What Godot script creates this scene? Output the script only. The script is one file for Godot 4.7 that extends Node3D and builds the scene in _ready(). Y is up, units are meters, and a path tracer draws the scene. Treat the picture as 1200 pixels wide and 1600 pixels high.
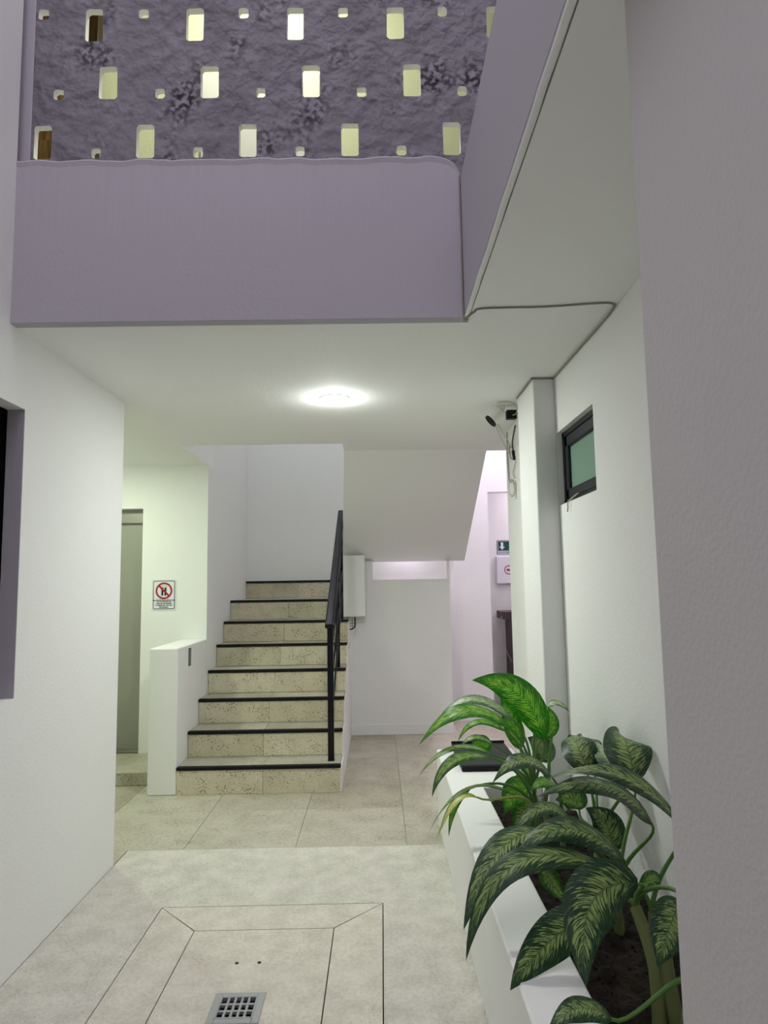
extends Node3D

const CEIL := 2.396
var rng := RandomNumberGenerator.new()
var taken := {}
var m := {}

# ---------------------------------------------------------------- helpers
func numbered(called: String) -> String:
	if not taken.has(called):
		taken[called] = 0
		return called
	taken[called] += 1
	return "%s_%03d" % [called, taken[called]]

func begin() -> SurfaceTool:
	var st := SurfaceTool.new()
	st.begin(Mesh.PRIMITIVE_TRIANGLES)
	return st

func put(called: String, st: SurfaceTool, mat: Material, parent: Node = null, smooth := false) -> MeshInstance3D:
	if not smooth:
		st.generate_normals()
	var mi := MeshInstance3D.new()
	mi.mesh = st.commit()
	mi.material_override = mat
	return hang(called, mi, parent)

func hang(called: String, mi: Node3D, parent: Node = null) -> Node3D:
	if parent == null:
		mi.name = numbered(called)
		add_child(mi)
	else:
		mi.name = called
		parent.add_child(mi, true)
	return mi

func struct(called: String, st: SurfaceTool, mat: Material) -> MeshInstance3D:
	var o := put(called, st, mat)
	o.set_meta("kind", "structure")
	return o

func shell(called: String) -> Node3D:
	var o := Node3D.new()
	hang(called, o)
	o.set_meta("kind", "structure")
	return o

func tag(o: Node3D, label: String, category: String, group := "") -> Node3D:
	o.set_meta("label", label)
	o.set_meta("category", category)
	if group != "":
		o.set_meta("group", group)
	return o

func thing(called: String, label: String, category: String, at := Vector3.ZERO, group := "") -> Node3D:
	var o := Node3D.new()
	hang(called, o)
	o.position = at
	return tag(o, label, category, group)

func tri(st: SurfaceTool, a: Vector3, b: Vector3, c: Vector3, out: Vector3) -> void:
	# front faces run clockwise: seen from outside, the cross product points inwards
	if (b - a).cross(c - a).dot(out) > 0.0:
		var t := b
		b = c
		c = t
	st.set_smooth_group(-1)
	st.add_vertex(a)
	st.add_vertex(b)
	st.add_vertex(c)

func quad(st: SurfaceTool, a: Vector3, b: Vector3, c: Vector3, d: Vector3, out: Vector3) -> void:
	tri(st, a, b, c, out)
	tri(st, a, c, d, out)

func box(st: SurfaceTool, lo: Vector3, hi: Vector3, e := 0.0) -> void:
	var mid := (lo + hi) * 0.5
	var h := (hi - lo) * 0.5
	e = minf(e, minf(h.x, minf(h.y, h.z)) * 0.9)
	for ax in 3:
		var b := (ax + 1) % 3
		var c := (ax + 2) % 3
		for s in [-1.0, 1.0]:
			var p := []
			for k in [[-1, -1], [1, -1], [1, 1], [-1, 1]]:
				var v := Vector3.ZERO
				v[ax] = s * h[ax]
				v[b] = k[0] * (h[b] - e)
				v[c] = k[1] * (h[c] - e)
				p.append(mid + v)
			var n := Vector3.ZERO
			n[ax] = s
			quad(st, p[0], p[1], p[2], p[3], n)
	if e <= 0.0:
		return
	for ax in 3:
		var b := (ax + 1) % 3
		var c := (ax + 2) % 3
		for s in [-1.0, 1.0]:
			for t in [-1.0, 1.0]:
				var p := []
				for k in [[-1, 0], [1, 0], [1, 1], [-1, 1]]:
					var v := Vector3.ZERO
					v[ax] = k[0] * (h[ax] - e)
					v[b] = s * (h[b] - (e if k[1] == 0 else 0.0))
					v[c] = t * (h[c] - (0.0 if k[1] == 0 else e))
					p.append(mid + v)
				var n := Vector3.ZERO
				n[b] = s
				n[c] = t
				quad(st, p[0], p[1], p[2], p[3], n)
	for x in [-1.0, 1.0]:
		for y in [-1.0, 1.0]:
			for z in [-1.0, 1.0]:
				var q := Vector3(x, y, z)
				var a := mid + q * (h - Vector3(0, e, e))
				var b2 := mid + q * (h - Vector3(e, 0, e))
				var c2 := mid + q * (h - Vector3(e, e, 0))
				tri(st, a, b2, c2, q)

func boxed(lo: Vector3, hi: Vector3, e := 0.0) -> SurfaceTool:
	var st := begin()
	box(st, lo, hi, e)
	return st

func many(list: Array, e := 0.0) -> SurfaceTool:
	var st := begin()
	for b in list:
		box(st, Vector3(b[0], b[1], b[2]), Vector3(b[3], b[4], b[5]), e)
	return st

# a polygon with its own heights, made into a slab of the given thickness
func slab(st: SurfaceTool, top: Array, thick: float) -> void:
	var mid := Vector3.ZERO
	for p in top:
		mid += p / top.size()
	var flat := PackedVector2Array()
	for p in top:
		flat.append(Vector2(p.x, p.z))
	var ids := Geometry2D.triangulate_polygon(flat)
	var down := Vector3(0, -thick, 0)
	for k in range(0, ids.size(), 3):
		tri(st, top[ids[k]], top[ids[k + 1]], top[ids[k + 2]], Vector3.UP)
		tri(st, top[ids[k]] + down, top[ids[k + 1]] + down, top[ids[k + 2]] + down, Vector3.DOWN)
	for k in top.size():
		var a: Vector3 = top[k]
		var b: Vector3 = top[(k + 1) % top.size()]
		var out := (a + b) * 0.5 - mid
		out.y = 0
		quad(st, a, b, b + down, a + down, out)

# outline in the y-z plane pushed along x
func prism_x(st: SurfaceTool, outline: Array, x0: float, x1: float) -> void:
	var flat := PackedVector2Array()
	var mid := Vector2.ZERO
	for p in outline:
		flat.append(p)
		mid += p / outline.size()
	var ids := Geometry2D.triangulate_polygon(flat)
	for x in [x0, x1]:
		var n := Vector3(signf(x - (x0 + x1) * 0.5), 0, 0)
		for k in range(0, ids.size(), 3):
			tri(st, Vector3(x, flat[ids[k]].y, flat[ids[k]].x), Vector3(x, flat[ids[k + 1]].y, flat[ids[k + 1]].x), Vector3(x, flat[ids[k + 2]].y, flat[ids[k + 2]].x), n)
	var turning := 1.0 if Geometry2D.is_polygon_clockwise(flat) else -1.0
	for k in flat.size():
		var a := flat[k]
		var b := flat[(k + 1) % flat.size()]
		var d := (b - a).normalized()
		var n2 := Vector2(-d.y, d.x) * turning
		quad(st, Vector3(x0, a.y, a.x), Vector3(x1, a.y, a.x), Vector3(x1, b.y, b.x), Vector3(x0, b.y, b.x), Vector3(0, n2.y, n2.x))

func curve(points: Array, steps := 6) -> Array:
	if points.size() < 3:
		return points
	var c := Curve3D.new()
	for k in points.size():
		var before: Vector3 = points[maxi(k - 1, 0)]
		var after: Vector3 = points[mini(k + 1, points.size() - 1)]
		var t := (after - before) / 6.0
		c.add_point(points[k], -t, t)
	var out := []
	for k in points.size() - 1:
		for s in steps:
			out.append(c.sample(k, float(s) / steps))
	out.append(points[-1])
	return out

func tube(st: SurfaceTool, pts: Array, r0: float, r1: float, sides := 8) -> void:
	var rings := []
	var side := Vector3.ZERO
	for k in pts.size():
		var t: Vector3 = (pts[mini(k + 1, pts.size() - 1)] - pts[maxi(k - 1, 0)]).normalized()
		if side == Vector3.ZERO:
			side = t.cross(Vector3.UP if absf(t.y) < 0.9 else Vector3.RIGHT).normalized()
		side = (side - t * side.dot(t)).normalized()
		var up := t.cross(side)
		var r := lerpf(r0, r1, float(k) / maxi(pts.size() - 1, 1))
		var ring := []
		for s in sides:
			var a := TAU * s / sides
			ring.append([pts[k] + (side * cos(a) + up * sin(a)) * r, side * cos(a) + up * sin(a)])
		rings.append(ring)
	for k in rings.size() - 1:
		for s in sides:
			var n := (s + 1) % sides
			for v in [rings[k][s], rings[k + 1][s], rings[k + 1][n], rings[k][s], rings[k + 1][n], rings[k][n]]:
				st.set_normal(v[1])
				st.add_vertex(v[0])
	for e in [[0, -1.0], [rings.size() - 1, 1.0]]:
		var ring: Array = rings[e[0]]
		var near: int = mini(maxi(e[0], 1), pts.size() - 1)
		var n: Vector3 = (pts[near] - pts[near - 1]).normalized() * e[1]
		for s in range(1, sides - 1):
			var order := [ring[0][0], ring[s][0], ring[s + 1][0]]
			if (order[1] - order[0]).cross(order[2] - order[0]).dot(n) > 0:
				order = [order[0], order[2], order[1]]
			for v in order:
				st.set_normal(n)
				st.add_vertex(v)

func tubed(pts: Array, r0: float, r1 := -1.0, sides := 8) -> SurfaceTool:
	var st := begin()
	tube(st, pts, r0, r0 if r1 < 0 else r1, sides)
	return st

# profile of (radius, height) turned about the axis through `at` along `axis`
func lathe(st: SurfaceTool, profile: Array, at: Vector3, axis: Vector3, sides := 32) -> void:
	var up := axis.normalized()
	var side := up.cross(Vector3.UP if absf(up.y) < 0.9 else Vector3.RIGHT).normalized()
	var other := up.cross(side)
	for k in profile.size() - 1:
		var a: Vector2 = profile[k]
		var b: Vector2 = profile[k + 1]
		for s in sides:
			var p := []
			for q in [[a, s], [a, s + 1], [b, s + 1], [b, s]]:
				var an: float = TAU * q[1] / sides
				p.append(at + (side * cos(an) + other * sin(an)) * q[0].x + up * q[0].y)
			var mid := TAU * (s + 0.5) / sides
			var radial := side * cos(mid) + other * sin(mid)
			var d := b - a
			quad(st, p[0], p[1], p[2], p[3], radial * d.y - up * d.x)

# a flat ring or disc of some thickness standing in front of a wall that faces +z
func flat_ring(st: SurfaceTool, c: Vector3, r0: float, r1: float, thick: float, sides := 40) -> void:
	for s in sides:
		var a := TAU * s / sides
		var b := TAU * (s + 1) / sides
		var da := Vector3(cos(a), sin(a), 0)
		var db := Vector3(cos(b), sin(b), 0)
		var f := Vector3(0, 0, thick)
		quad(st, c + da * r0 + f, c + da * r1 + f, c + db * r1 + f, c + db * r0 + f, Vector3(0, 0, 1))
		quad(st, c + da * r1, c + da * r1 + f, c + db * r1 + f, c + db * r1, da + db)
		if r0 > 0:
			quad(st, c + da * r0, c + da * r0 + f, c + db * r0 + f, c + db * r0, -da - db)

func plate(st: SurfaceTool, x0: float, y0: float, x1: float, y1: float, z: float, thick: float, r := 0.0) -> void:
	# a rounded plate that faces +z
	var pts := []
	var cs := [[x1 - r, y1 - r, 0.0], [x0 + r, y1 - r, 0.25], [x0 + r, y0 + r, 0.5], [x1 - r, y0 + r, 0.75]]
	for c in cs:
		for k in 5:
			var a: float = TAU * (c[2] + 0.25 * k / 4.0)
			pts.append(Vector3(c[0] + cos(a) * r, c[1] + sin(a) * r, z))
	var mid := Vector3((x0 + x1) / 2, (y0 + y1) / 2, z)
	var f := Vector3(0, 0, thick)
	for k in pts.size():
		var a: Vector3 = pts[k]
		var b: Vector3 = pts[(k + 1) % pts.size()]
		if a.distance_to(b) < 1e-6:
			continue
		tri(st, mid + f, a + f, b + f, Vector3(0, 0, 1))
		quad(st, a, b, b + f, a + f, (a + b) * 0.5 - mid)

func lettering(called: String, text: String, height: float, at: Vector3, mat: Material, parent: Node, width := 0.0) -> void:
	var t := TextMesh.new()
	var f := SystemFont.new()
	f.font_names = PackedStringArray(["Droid Sans"])
	f.font_weight = 700
	t.font = f
	t.text = text
	t.font_size = 64
	t.pixel_size = height / 46.0
	t.depth = 0.002
	t.curve_step = 2.0
	var mi := MeshInstance3D.new()
	mi.mesh = t
	mi.material_override = mat
	hang(called, mi, parent)
	mi.position = at
	if width > 0.0:
		var w := t.get_aabb().size.x
		if w > width:
			mi.scale = Vector3(width / w, 1, 1)

# ---------------------------------------------------------------- textures
func noise(kind: int, freq: float, octaves: int, seed_: int) -> FastNoiseLite:
	var n := FastNoiseLite.new()
	n.noise_type = kind
	n.frequency = freq
	n.fractal_octaves = octaves
	n.seed = seed_
	return n

func height_image(n: FastNoiseLite, size: int) -> Image:
	return n.get_seamless_image(size, size, false, false, 0.15)

func tex(i: Image) -> ImageTexture:
	i.generate_mipmaps()
	return ImageTexture.create_from_image(i)

func normal_tex(i: Image, bump: float) -> ImageTexture:
	var c: Image = i.duplicate()
	c.convert(Image.FORMAT_RGBA8)
	c.bump_map_to_normal_map(bump)
	return tex(c)

func surface(color: Color, rough := 0.8, normal: Texture2D = null, scale_ := 1.0, strength := 1.0) -> StandardMaterial3D:
	var s := StandardMaterial3D.new()
	s.albedo_color = color
	s.roughness = rough
	s.metallic_specular = 0.35
	if normal:
		s.normal_enabled = true
		s.normal_texture = normal
		s.normal_scale = strength
	s.uv1_triplanar = true
	s.uv1_world_triplanar = true
	s.uv1_scale = Vector3.ONE * scale_
	return s

func rgb8(r: int, g: int, b: int) -> Color:
	return Color8(r, g, b)

# travertine / concrete: a base tone mottled by two noises, with pits of a darker tone
func stone_image(a: Color, b: Color, pit: Color, size: int, seed_: int, stretch: float, pit_level: float, pit_amount: float) -> Array:
	var n1 := height_image(noise(FastNoiseLite.TYPE_SIMPLEX_SMOOTH, 0.008, 5, seed_), size)
	var n2 := height_image(noise(FastNoiseLite.TYPE_SIMPLEX_SMOOTH, 0.05, 3, seed_ + 1), size)
	var n3 := height_image(noise(FastNoiseLite.TYPE_SIMPLEX_SMOOTH, 0.085, 2, seed_ + 2), size)
	var n4 := height_image(noise(FastNoiseLite.TYPE_SIMPLEX_SMOOTH, 0.011, 2, seed_ + 3), size)
	var n5 := height_image(noise(FastNoiseLite.TYPE_SIMPLEX_SMOOTH, 0.22, 2, seed_ + 4), size)
	var c := Image.create(size, size, false, Image.FORMAT_RGBA8)
	var hgt := Image.create(size, size, false, Image.FORMAT_RGBA8)
	for y in size:
		for x in size:
			var grit := n5.get_pixel(x, y).r
			var t := n1.get_pixel(x, y).r * 0.38 + n2.get_pixel(x, y).r * 0.32 + grit * 0.30
			var col := a.lerp(b, clampf((t - 0.3) * 2.2, 0, 1))
			var p := n3.get_pixel(x, int(y * stretch) % size).r
			var patchy := n4.get_pixel(x, y).r
			var k := clampf((p - pit_level - (0.5 - patchy) * 0.35) * 12.0, 0, 1) * pit_amount
			c.set_pixel(x, y, col.lerp(pit, k))
			var v := clampf(0.55 + (n2.get_pixel(x, y).r - 0.5) * 0.35 + (grit - 0.5) * 0.4 - k * 0.45, 0, 1)
			hgt.set_pixel(x, y, Color(v, v, v))
	return [tex(c), normal_tex(hgt, 4.0)]

func leaf_texture(dark: Color, mid: Color, pale: Color, amount: float, seed_: int) -> ImageTexture:
	var w := 512
	var h := 192
	var n := noise(FastNoiseLite.TYPE_SIMPLEX_SMOOTH, 0.09, 3, seed_)
	var n2 := noise(FastNoiseLite.TYPE_SIMPLEX_SMOOTH, 0.012, 3, seed_ + 5)
	var i := Image.create(w, h, false, Image.FORMAT_RGBA8)
	for y in h:
		var v := (y + 0.5) / h * 2.0 - 1.0
		var av := absf(v)
		for x in w:
			var t := (x + 0.5) / w
			# along a lateral vein: it leaves the midrib and sweeps towards the tip
			var s := t - av * 0.16 - av * av * 0.05
			var vein := n.get_noise_2d(s * 620.0, av * 15.0 + (300.0 if v > 0 else 0.0))
			var region := n2.get_noise_2d(x * 1.2, y * 2.0)
			var edge := 1.0 - smoothstep(0.25, 0.86, av + region * 0.3)
			var ends := smoothstep(0.02, 0.14, t) * (1.0 - smoothstep(0.78, 0.95, t))
			var k := smoothstep(0.0, 0.14, vein + (edge * ends * amount - 0.52) * 0.75)
			var base := dark.lerp(mid, clampf(0.35 + region * 1.2 + 0.25 * sin(s * 150.0), 0, 1))
			var col := base.lerp(pale, k)
			if av < 0.035:
				col = col.lerp(mid.lerp(pale, 0.35), 0.8)
			i.set_pixel(x, y, col)
	return tex(i)

# ---------------------------------------------------------------- plants
var crown := {}

func blade(b: Vector3, mid: Vector3, t: Vector3, w: float, fold: float, twist: float, to_eye: bool) -> SurfaceTool:
	var ctrl := mid * 2.0 - (b + t) * 0.5
	var rows := 18
	var cols := 8
	var st := begin()
	var pts := []
	var hint := Vector3(-0.15, 0.25, 1.0) if to_eye else Vector3(-0.1, 1.0, 0.55)
	var phase := rng.randf() * TAU
	for k in rows + 1:
		var s := float(k) / rows
		var p := b.lerp(ctrl, s).lerp(ctrl.lerp(t, s), s)
		var d := (ctrl.lerp(t, s) - b.lerp(ctrl, s)).normalized()
		var up := (hint - d * hint.dot(d)).normalized()
		var side := d.cross(up).normalized()
		side = side.rotated(d, twist * s * 2.0)
		up = side.cross(d).normalized()
		var prof := pow(sin(PI * pow(clampf(s * 0.985 + 0.01, 0, 1), 0.78)), 0.72) * (1.0 - 0.55 * pow(s, 5.0))
		if k == rows:
			prof = 0.0
		var row := []
		for c in cols + 1:
			var v := float(c) / cols * 2.0 - 1.0
			var lift := fold * absf(v) - (fold * 0.75 + 0.12) * v * v + 0.07 * sin(s * 11.0 + phase + v * 1.5) * v * v
			row.append(p + side * v * w * prof + up * lift * w * prof)
		pts.append(row)
	for k in rows + 1:
		for c in cols + 1:
			var da: Vector3 = pts[mini(k + 1, rows)][c] - pts[maxi(k - 1, 0)][c]
			var db: Vector3 = pts[clampi(k, 1, rows - 1)][mini(c + 1, cols)] - pts[clampi(k, 1, rows - 1)][maxi(c - 1, 0)]
			st.set_normal(da.cross(db).normalized() if db.length() > 1e-5 else Vector3.UP)
			st.set_uv(Vector2(float(k) / rows, float(c) / cols))
			st.add_vertex(pts[k][c])
	for k in rows:
		for c in cols:
			var a := k * (cols + 1) + c
			for q in [a, a + 1, a + cols + 2, a, a + cols + 2, a + cols + 1]:
				st.add_index(q)
	return st

func grow(plant: Node3D, b: Vector3, mid: Vector3, t: Vector3, w: float, kind: String, fold: float, twist: float, to_eye: bool) -> void:
	var o := plant.position
	var leaf := put("leaf", blade(b - o, mid - o, t - o, w, fold, twist, to_eye), m["leaf_" + kind], plant, true)
	var tops: Array = crown[plant]
	var top: Vector3 = tops[0]
	for c in tops:
		if c.distance_to(b) + rng.randf() * 0.06 < top.distance_to(b):
			top = c
	var ctrl := mid * 2.0 - (b + t) * 0.5
	var along := (b - ctrl).normalized()
	var reach := b.distance_to(top)
	var p1 := top + Vector3(0, reach * 0.4, 0) + (b - top) * 0.12
	var p2 := b + along * reach * 0.3
	var line := []
	for k in 11:
		var s := k / 10.0
		line.append(top.bezier_interpolate(p1, p2, b, s) - o)
	put("leaf_stalk", tubed(line, 0.0075, 0.0035, 7), m["stalk"] if kind != "yellow" else m["stalk_pale"], leaf, true)

func make_plant(called: String, label: String, at: Vector3, canes: Array) -> Node3D:
	var p := thing(called, label, "plant", at, "variegated plants in the planter")
	crown[p] = []
	for c in canes:
		var top: Vector3 = at + c[0]
		var foot: Vector3 = at + c[1]
		var bend := (top + foot) * 0.5 + Vector3(rng.randf_range(-0.015, 0.015), 0, rng.randf_range(-0.015, 0.015))
		var pts := curve([foot - at - Vector3(0, 0.05, 0), bend - at, top - at], 6)
		put("cane", tubed(pts, c[2], c[2] * 0.75, 10), m["cane"], p, true)
		crown[p].append(top)
	return p

# ---------------------------------------------------------------- the scene
func _ready() -> void:
	rng.seed = 20240611
	view_and_light()
	materials()
	room()
	courtyard_floor()
	stairs_and_rail()
	openings()
	planter_and_plants()
	fittings()

func view_and_light() -> void:
	var cam := Camera3D.new()
	cam.name = "camera"
	cam.keep_aspect = Camera3D.KEEP_HEIGHT
	cam.fov = 74.397
	cam.near = 0.05
	cam.far = 60.0
	cam.transform = Transform3D(Basis(Vector3(0.99983, -0.01617, 0.00874), Vector3(0.01519, 0.99455, 0.10314), Vector3(-0.01036, -0.10299, 0.99463)), Vector3(0, 1.41, 0))
	add_child(cam)
	cam.current = true
	var sky_mat := ProceduralSkyMaterial.new()
	sky_mat.sky_top_color = Color(0.745, 0.725, 0.775)
	sky_mat.sky_horizon_color = Color(0.79, 0.765, 0.81)
	sky_mat.ground_bottom_color = Color(0.28, 0.27, 0.28)
	sky_mat.ground_horizon_color = Color(0.46, 0.44, 0.47)
	sky_mat.sky_energy_multiplier = 1.65
	sky_mat.ground_energy_multiplier = 0.6
	var env := Environment.new()
	env.background_mode = Environment.BG_SKY
	env.sky = Sky.new()
	env.sky.sky_material = sky_mat
	env.tonemap_mode = Environment.TONE_MAPPER_LINEAR
	env.tonemap_exposure = 1.1
	env.sdfgi_enabled = true
	env.ssao_enabled = true
	env.ssil_enabled = true
	var we := WorldEnvironment.new()
	we.name = "environment"
	we.environment = env
	add_child(we)

const MAIN_E := 1.72
const LOBBY_E := 1.25
const UPPER_E := 2.3
const PINK_E := 1.9
const ALCOVE_E := 0.6
const SHAFT_E := 1.5

func materials() -> void:
	var grain := normal_tex(height_image(noise(FastNoiseLite.TYPE_SIMPLEX_SMOOTH, 0.06, 4, 3), 512), 3.0)
	var rough_img := height_image(noise(FastNoiseLite.TYPE_SIMPLEX_SMOOTH, 0.05, 6, 7), 512)
	var rough_n := normal_tex(rough_img, 9.0)
	m.white = surface(rgb8(241, 242, 239), 0.75, grain, 1.6, 0.2)
	m.ceiling = surface(rgb8(245, 246, 244), 0.8, grain, 1.2, 0.15)
	m.lavender = surface(rgb8(181, 177, 184), 0.8, grain, 1.6, 0.12)
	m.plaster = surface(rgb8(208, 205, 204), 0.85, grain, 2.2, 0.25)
	m.cream = surface(rgb8(224, 228, 204), 0.8, grain, 1.6, 0.3)
	m.panel_white = surface(rgb8(224, 224, 232), 0.6)
	# old rough render of the screen wall with dark mould patches
	var stain := noise(FastNoiseLite.TYPE_SIMPLEX_SMOOTH, 0.012, 5, 41)
	var speck := noise(FastNoiseLite.TYPE_SIMPLEX_SMOOTH, 0.13, 3, 42)
	var si := height_image(stain, 512)
	var sp := height_image(speck, 512)
	var wall_img := Image.create(512, 512, false, Image.FORMAT_RGBA8)
	for y in 512:
		for x in 512:
			var k := clampf((si.get_pixel(x, y).r - 0.62) * 3.5, 0, 1) * clampf((sp.get_pixel(x, y).r - 0.45) * 6.0, 0, 1)
			var tone := 0.88 + 0.2 * (si.get_pixel(x, y).r - 0.5) + 0.1 * (rough_img.get_pixel(x, y).r - 0.5)
			var c := Color(0.585 * tone, 0.572 * tone, 0.60 * tone)
			wall_img.set_pixel(x, y, c.lerp(Color(0.16, 0.15, 0.16), k * 0.85))
	m.screen = surface(Color.WHITE, 0.9, rough_n, 0.45, 0.55)
	m.screen.albedo_texture = tex(wall_img)
	# floors
	var trav := stone_image(rgb8(198, 194, 176), rgb8(176, 172, 154), rgb8(122, 112, 96), 512, 11, 2.0, 0.72, 0.55)
	for k in 3:
		var t := surface(Color(1.0 - 0.035 * k, 1.0 - 0.04 * k, 1.0 - 0.045 * k), 0.5, trav[1], 0.9, 0.5)
		t.albedo_texture = trav[0]
		t.uv1_offset = Vector3(0.37 * k, 0.11 * k, 0.53 * k)
		m["tile_%d" % k] = t
	var step := stone_image(rgb8(224, 218, 192), rgb8(206, 199, 174), rgb8(120, 110, 90), 512, 21, 1.0, 0.70, 0.6)
	for k in 3:
		var t := surface(Color(1.0 - 0.03 * k, 1.0 - 0.03 * k, 1.0 - 0.04 * k), 0.5, step[1], 1.25, 0.5)
		t.albedo_texture = step[0]
		t.uv1_offset = Vector3(0.29 * k, 0.41 * k, 0.17 * k)
		m["step_%d" % k] = t
	var conc := stone_image(rgb8(226, 223, 212), rgb8(198, 194, 182), rgb8(160, 153, 140), 1024, 31, 1.0, 0.76, 0.35)
	m.concrete = surface(Color.WHITE, 0.75, conc[1], 0.8, 1.8)
	m.concrete.albedo_texture = conc[0]
	m.concrete.heightmap_enabled = false
	m.smooth_concrete = surface(Color(0.98, 0.97, 0.96), 0.7, conc[1], 0.8, 0.45)
	m.smooth_concrete.albedo_texture = conc[0]
	m.smooth_concrete.uv1_offset = Vector3(0.4, 0.2, 0.7)
	m.joint = surface(rgb8(70, 64, 54), 0.95)
	m.grout = surface(rgb8(120, 112, 96), 0.95)
	m.black = surface(rgb8(22, 23, 27), 0.45)
	m.matte = surface(rgb8(14, 15, 18), 0.9)
	m.matte.metallic_specular = 0.08
	m.rail = surface(rgb8(13, 14, 20), 0.3)
	m.rail.metallic_specular = 0.35
	m.frame = surface(rgb8(36, 38, 44), 0.45)
	m.rubber = surface(rgb8(16, 16, 17), 0.7)
	m.plastic = surface(rgb8(222, 222, 216), 0.4)
	m.cable = surface(rgb8(196, 192, 178), 0.6)
	m.cable_grey = surface(rgb8(148, 146, 136), 0.6)
	m.steel = surface(rgb8(150, 148, 140), 0.38, null, 1.0, 1.0)
	m.steel.metallic = 0.55
	m.steel_dark = surface(rgb8(158, 159, 148), 0.45)
	m.steel_dark.metallic = 0.35
	var worn := surface(rgb8(170, 172, 172), 0.5, grain, 6.0, 0.9)
	worn.metallic = 0.5
	m.drain = worn
	m.dark = surface(rgb8(14, 13, 12), 0.9)
	m.box_top = surface(rgb8(46, 46, 50), 0.6)
	m.box_side = surface(rgb8(18, 18, 21), 0.5)
	m.counter = surface(rgb8(70, 56, 58), 0.5)
	# wood
	var wood := Image.create(256, 256, false, Image.FORMAT_RGBA8)
	var wn := noise(FastNoiseLite.TYPE_SIMPLEX_SMOOTH, 0.03, 4, 55)
	for y in 256:
		for x in 256:
			var v := wn.get_noise_2d(x * 4.0, y * 0.25)
			wood.set_pixel(x, y, rgb8(150, 118, 84).lerp(rgb8(92, 66, 42), clampf(0.5 + v, 0, 1)))
	m.wood = surface(Color.WHITE, 0.35)
	m.wood.albedo_texture = tex(wood)
	m.wood_dark = surface(Color(0.45, 0.4, 0.36), 0.4)
	m.wood_dark.albedo_texture = m.wood.albedo_texture
	# glass
	m.frosted = surface(Color(0.50, 0.63, 0.55), 0.3)
	m.dark_glass = surface(rgb8(14, 16, 18), 0.08)
	# signs
	m.sign_white = surface(rgb8(232, 232, 236), 0.45)
	m.sign_navy = surface(rgb8(34, 40, 66), 0.5)
	m.sign_red = surface(rgb8(164, 38, 48), 0.5)
	m.sign_green = surface(rgb8(18, 74, 66), 0.5)
	m.ink = surface(rgb8(24, 24, 34), 0.6)
	# plants
	m.leaf_dark = leaf_mat(leaf_texture(rgb8(22, 52, 32), rgb8(40, 76, 44), rgb8(152, 174, 100), 0.70, 61), Color(0.10, 0.22, 0.04))
	m.leaf_mid = leaf_mat(leaf_texture(rgb8(40, 82, 34), rgb8(66, 116, 48), rgb8(170, 196, 108), 0.74, 62), Color(0.25, 0.5, 0.08))
	m.leaf_bright = leaf_mat(leaf_texture(rgb8(40, 104, 26), rgb8(66, 140, 38), rgb8(176, 210, 96), 0.74, 63), Color(0.45, 0.8, 0.12))
	m.leaf_pale = leaf_mat(leaf_texture(rgb8(74, 102, 76), rgb8(104, 134, 98), rgb8(178, 194, 140), 0.85, 64), Color(0.2, 0.3, 0.1))
	m.leaf_yellow = leaf_mat(leaf_texture(rgb8(172, 184, 92), rgb8(196, 204, 118), rgb8(216, 218, 150), 0.6, 65), Color(0.5, 0.5, 0.15))
	m.stalk = surface(rgb8(86, 124, 62), 0.45)
	m.stalk_pale = surface(rgb8(168, 182, 98), 0.5)
	m.cane = surface(rgb8(112, 122, 76), 0.6, grain, 9.0, 0.8)
	m.soil = surface(rgb8(44, 38, 32), 1.0, rough_n, 5.0, 1.5)
	m.soil_light = surface(rgb8(84, 72, 60), 1.0)
	m.glow = surface(Color.WHITE, 0.6)
	m.glow.emission_enabled = true
	m.glow.emission = Color(0.96, 0.98, 1.0)
	m.glow.emission_energy_multiplier = 2.5

func leaf_mat(t: Texture2D, through: Color) -> StandardMaterial3D:
	var s := StandardMaterial3D.new()
	s.albedo_texture = t
	s.roughness = 0.42
	s.metallic_specular = 0.45
	s.cull_mode = BaseMaterial3D.CULL_DISABLED
	s.backlight_enabled = true
	s.backlight = through
	return s

func downlight(called: String, label: String, at: Vector3, r: float, energy: float, color: Color) -> void:
	var t := thing(called, label, "ceiling light", at)
	var st := begin()
	lathe(st, [Vector2(r, 0.0), Vector2(r * 1.17, 0.0), Vector2(r * 1.16, 0.004), Vector2(r * 1.05, 0.007), Vector2(r, 0.005), Vector2(r, 0.0)], Vector3.ZERO, Vector3.DOWN, 40)
	put("trim_ring", st, m.plastic, t)
	st = begin()
	lathe(st, [Vector2(r, 0.001), Vector2(r, 0.006), Vector2(0.0, 0.006)], Vector3.ZERO, Vector3.DOWN, 40)
	put("lamp_lens", st, m.glow, t)
	# the flat lens throws most of its light down; its raised rim spills a little sideways
	var face := AreaLight3D.new()
	face.name = "lamp_light"
	face.area_size = Vector2(r, r) * 1.7
	face.light_energy = energy * 0.96
	face.light_color = color
	face.area_range = 14.0
	face.area_attenuation = 2.0
	face.shadow_enabled = true
	face.rotation_degrees.x = -90
	face.position.y = -0.016
	t.add_child(face)
	var l := OmniLight3D.new()
	l.name = "rim_light"
	l.light_size = 0.03
	l.light_energy = energy * 0.05
	l.light_color = color
	l.omni_range = 14.0
	l.omni_attenuation = 2.0
	l.shadow_enabled = true
	l.position.y = -0.055
	t.add_child(l)

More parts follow.
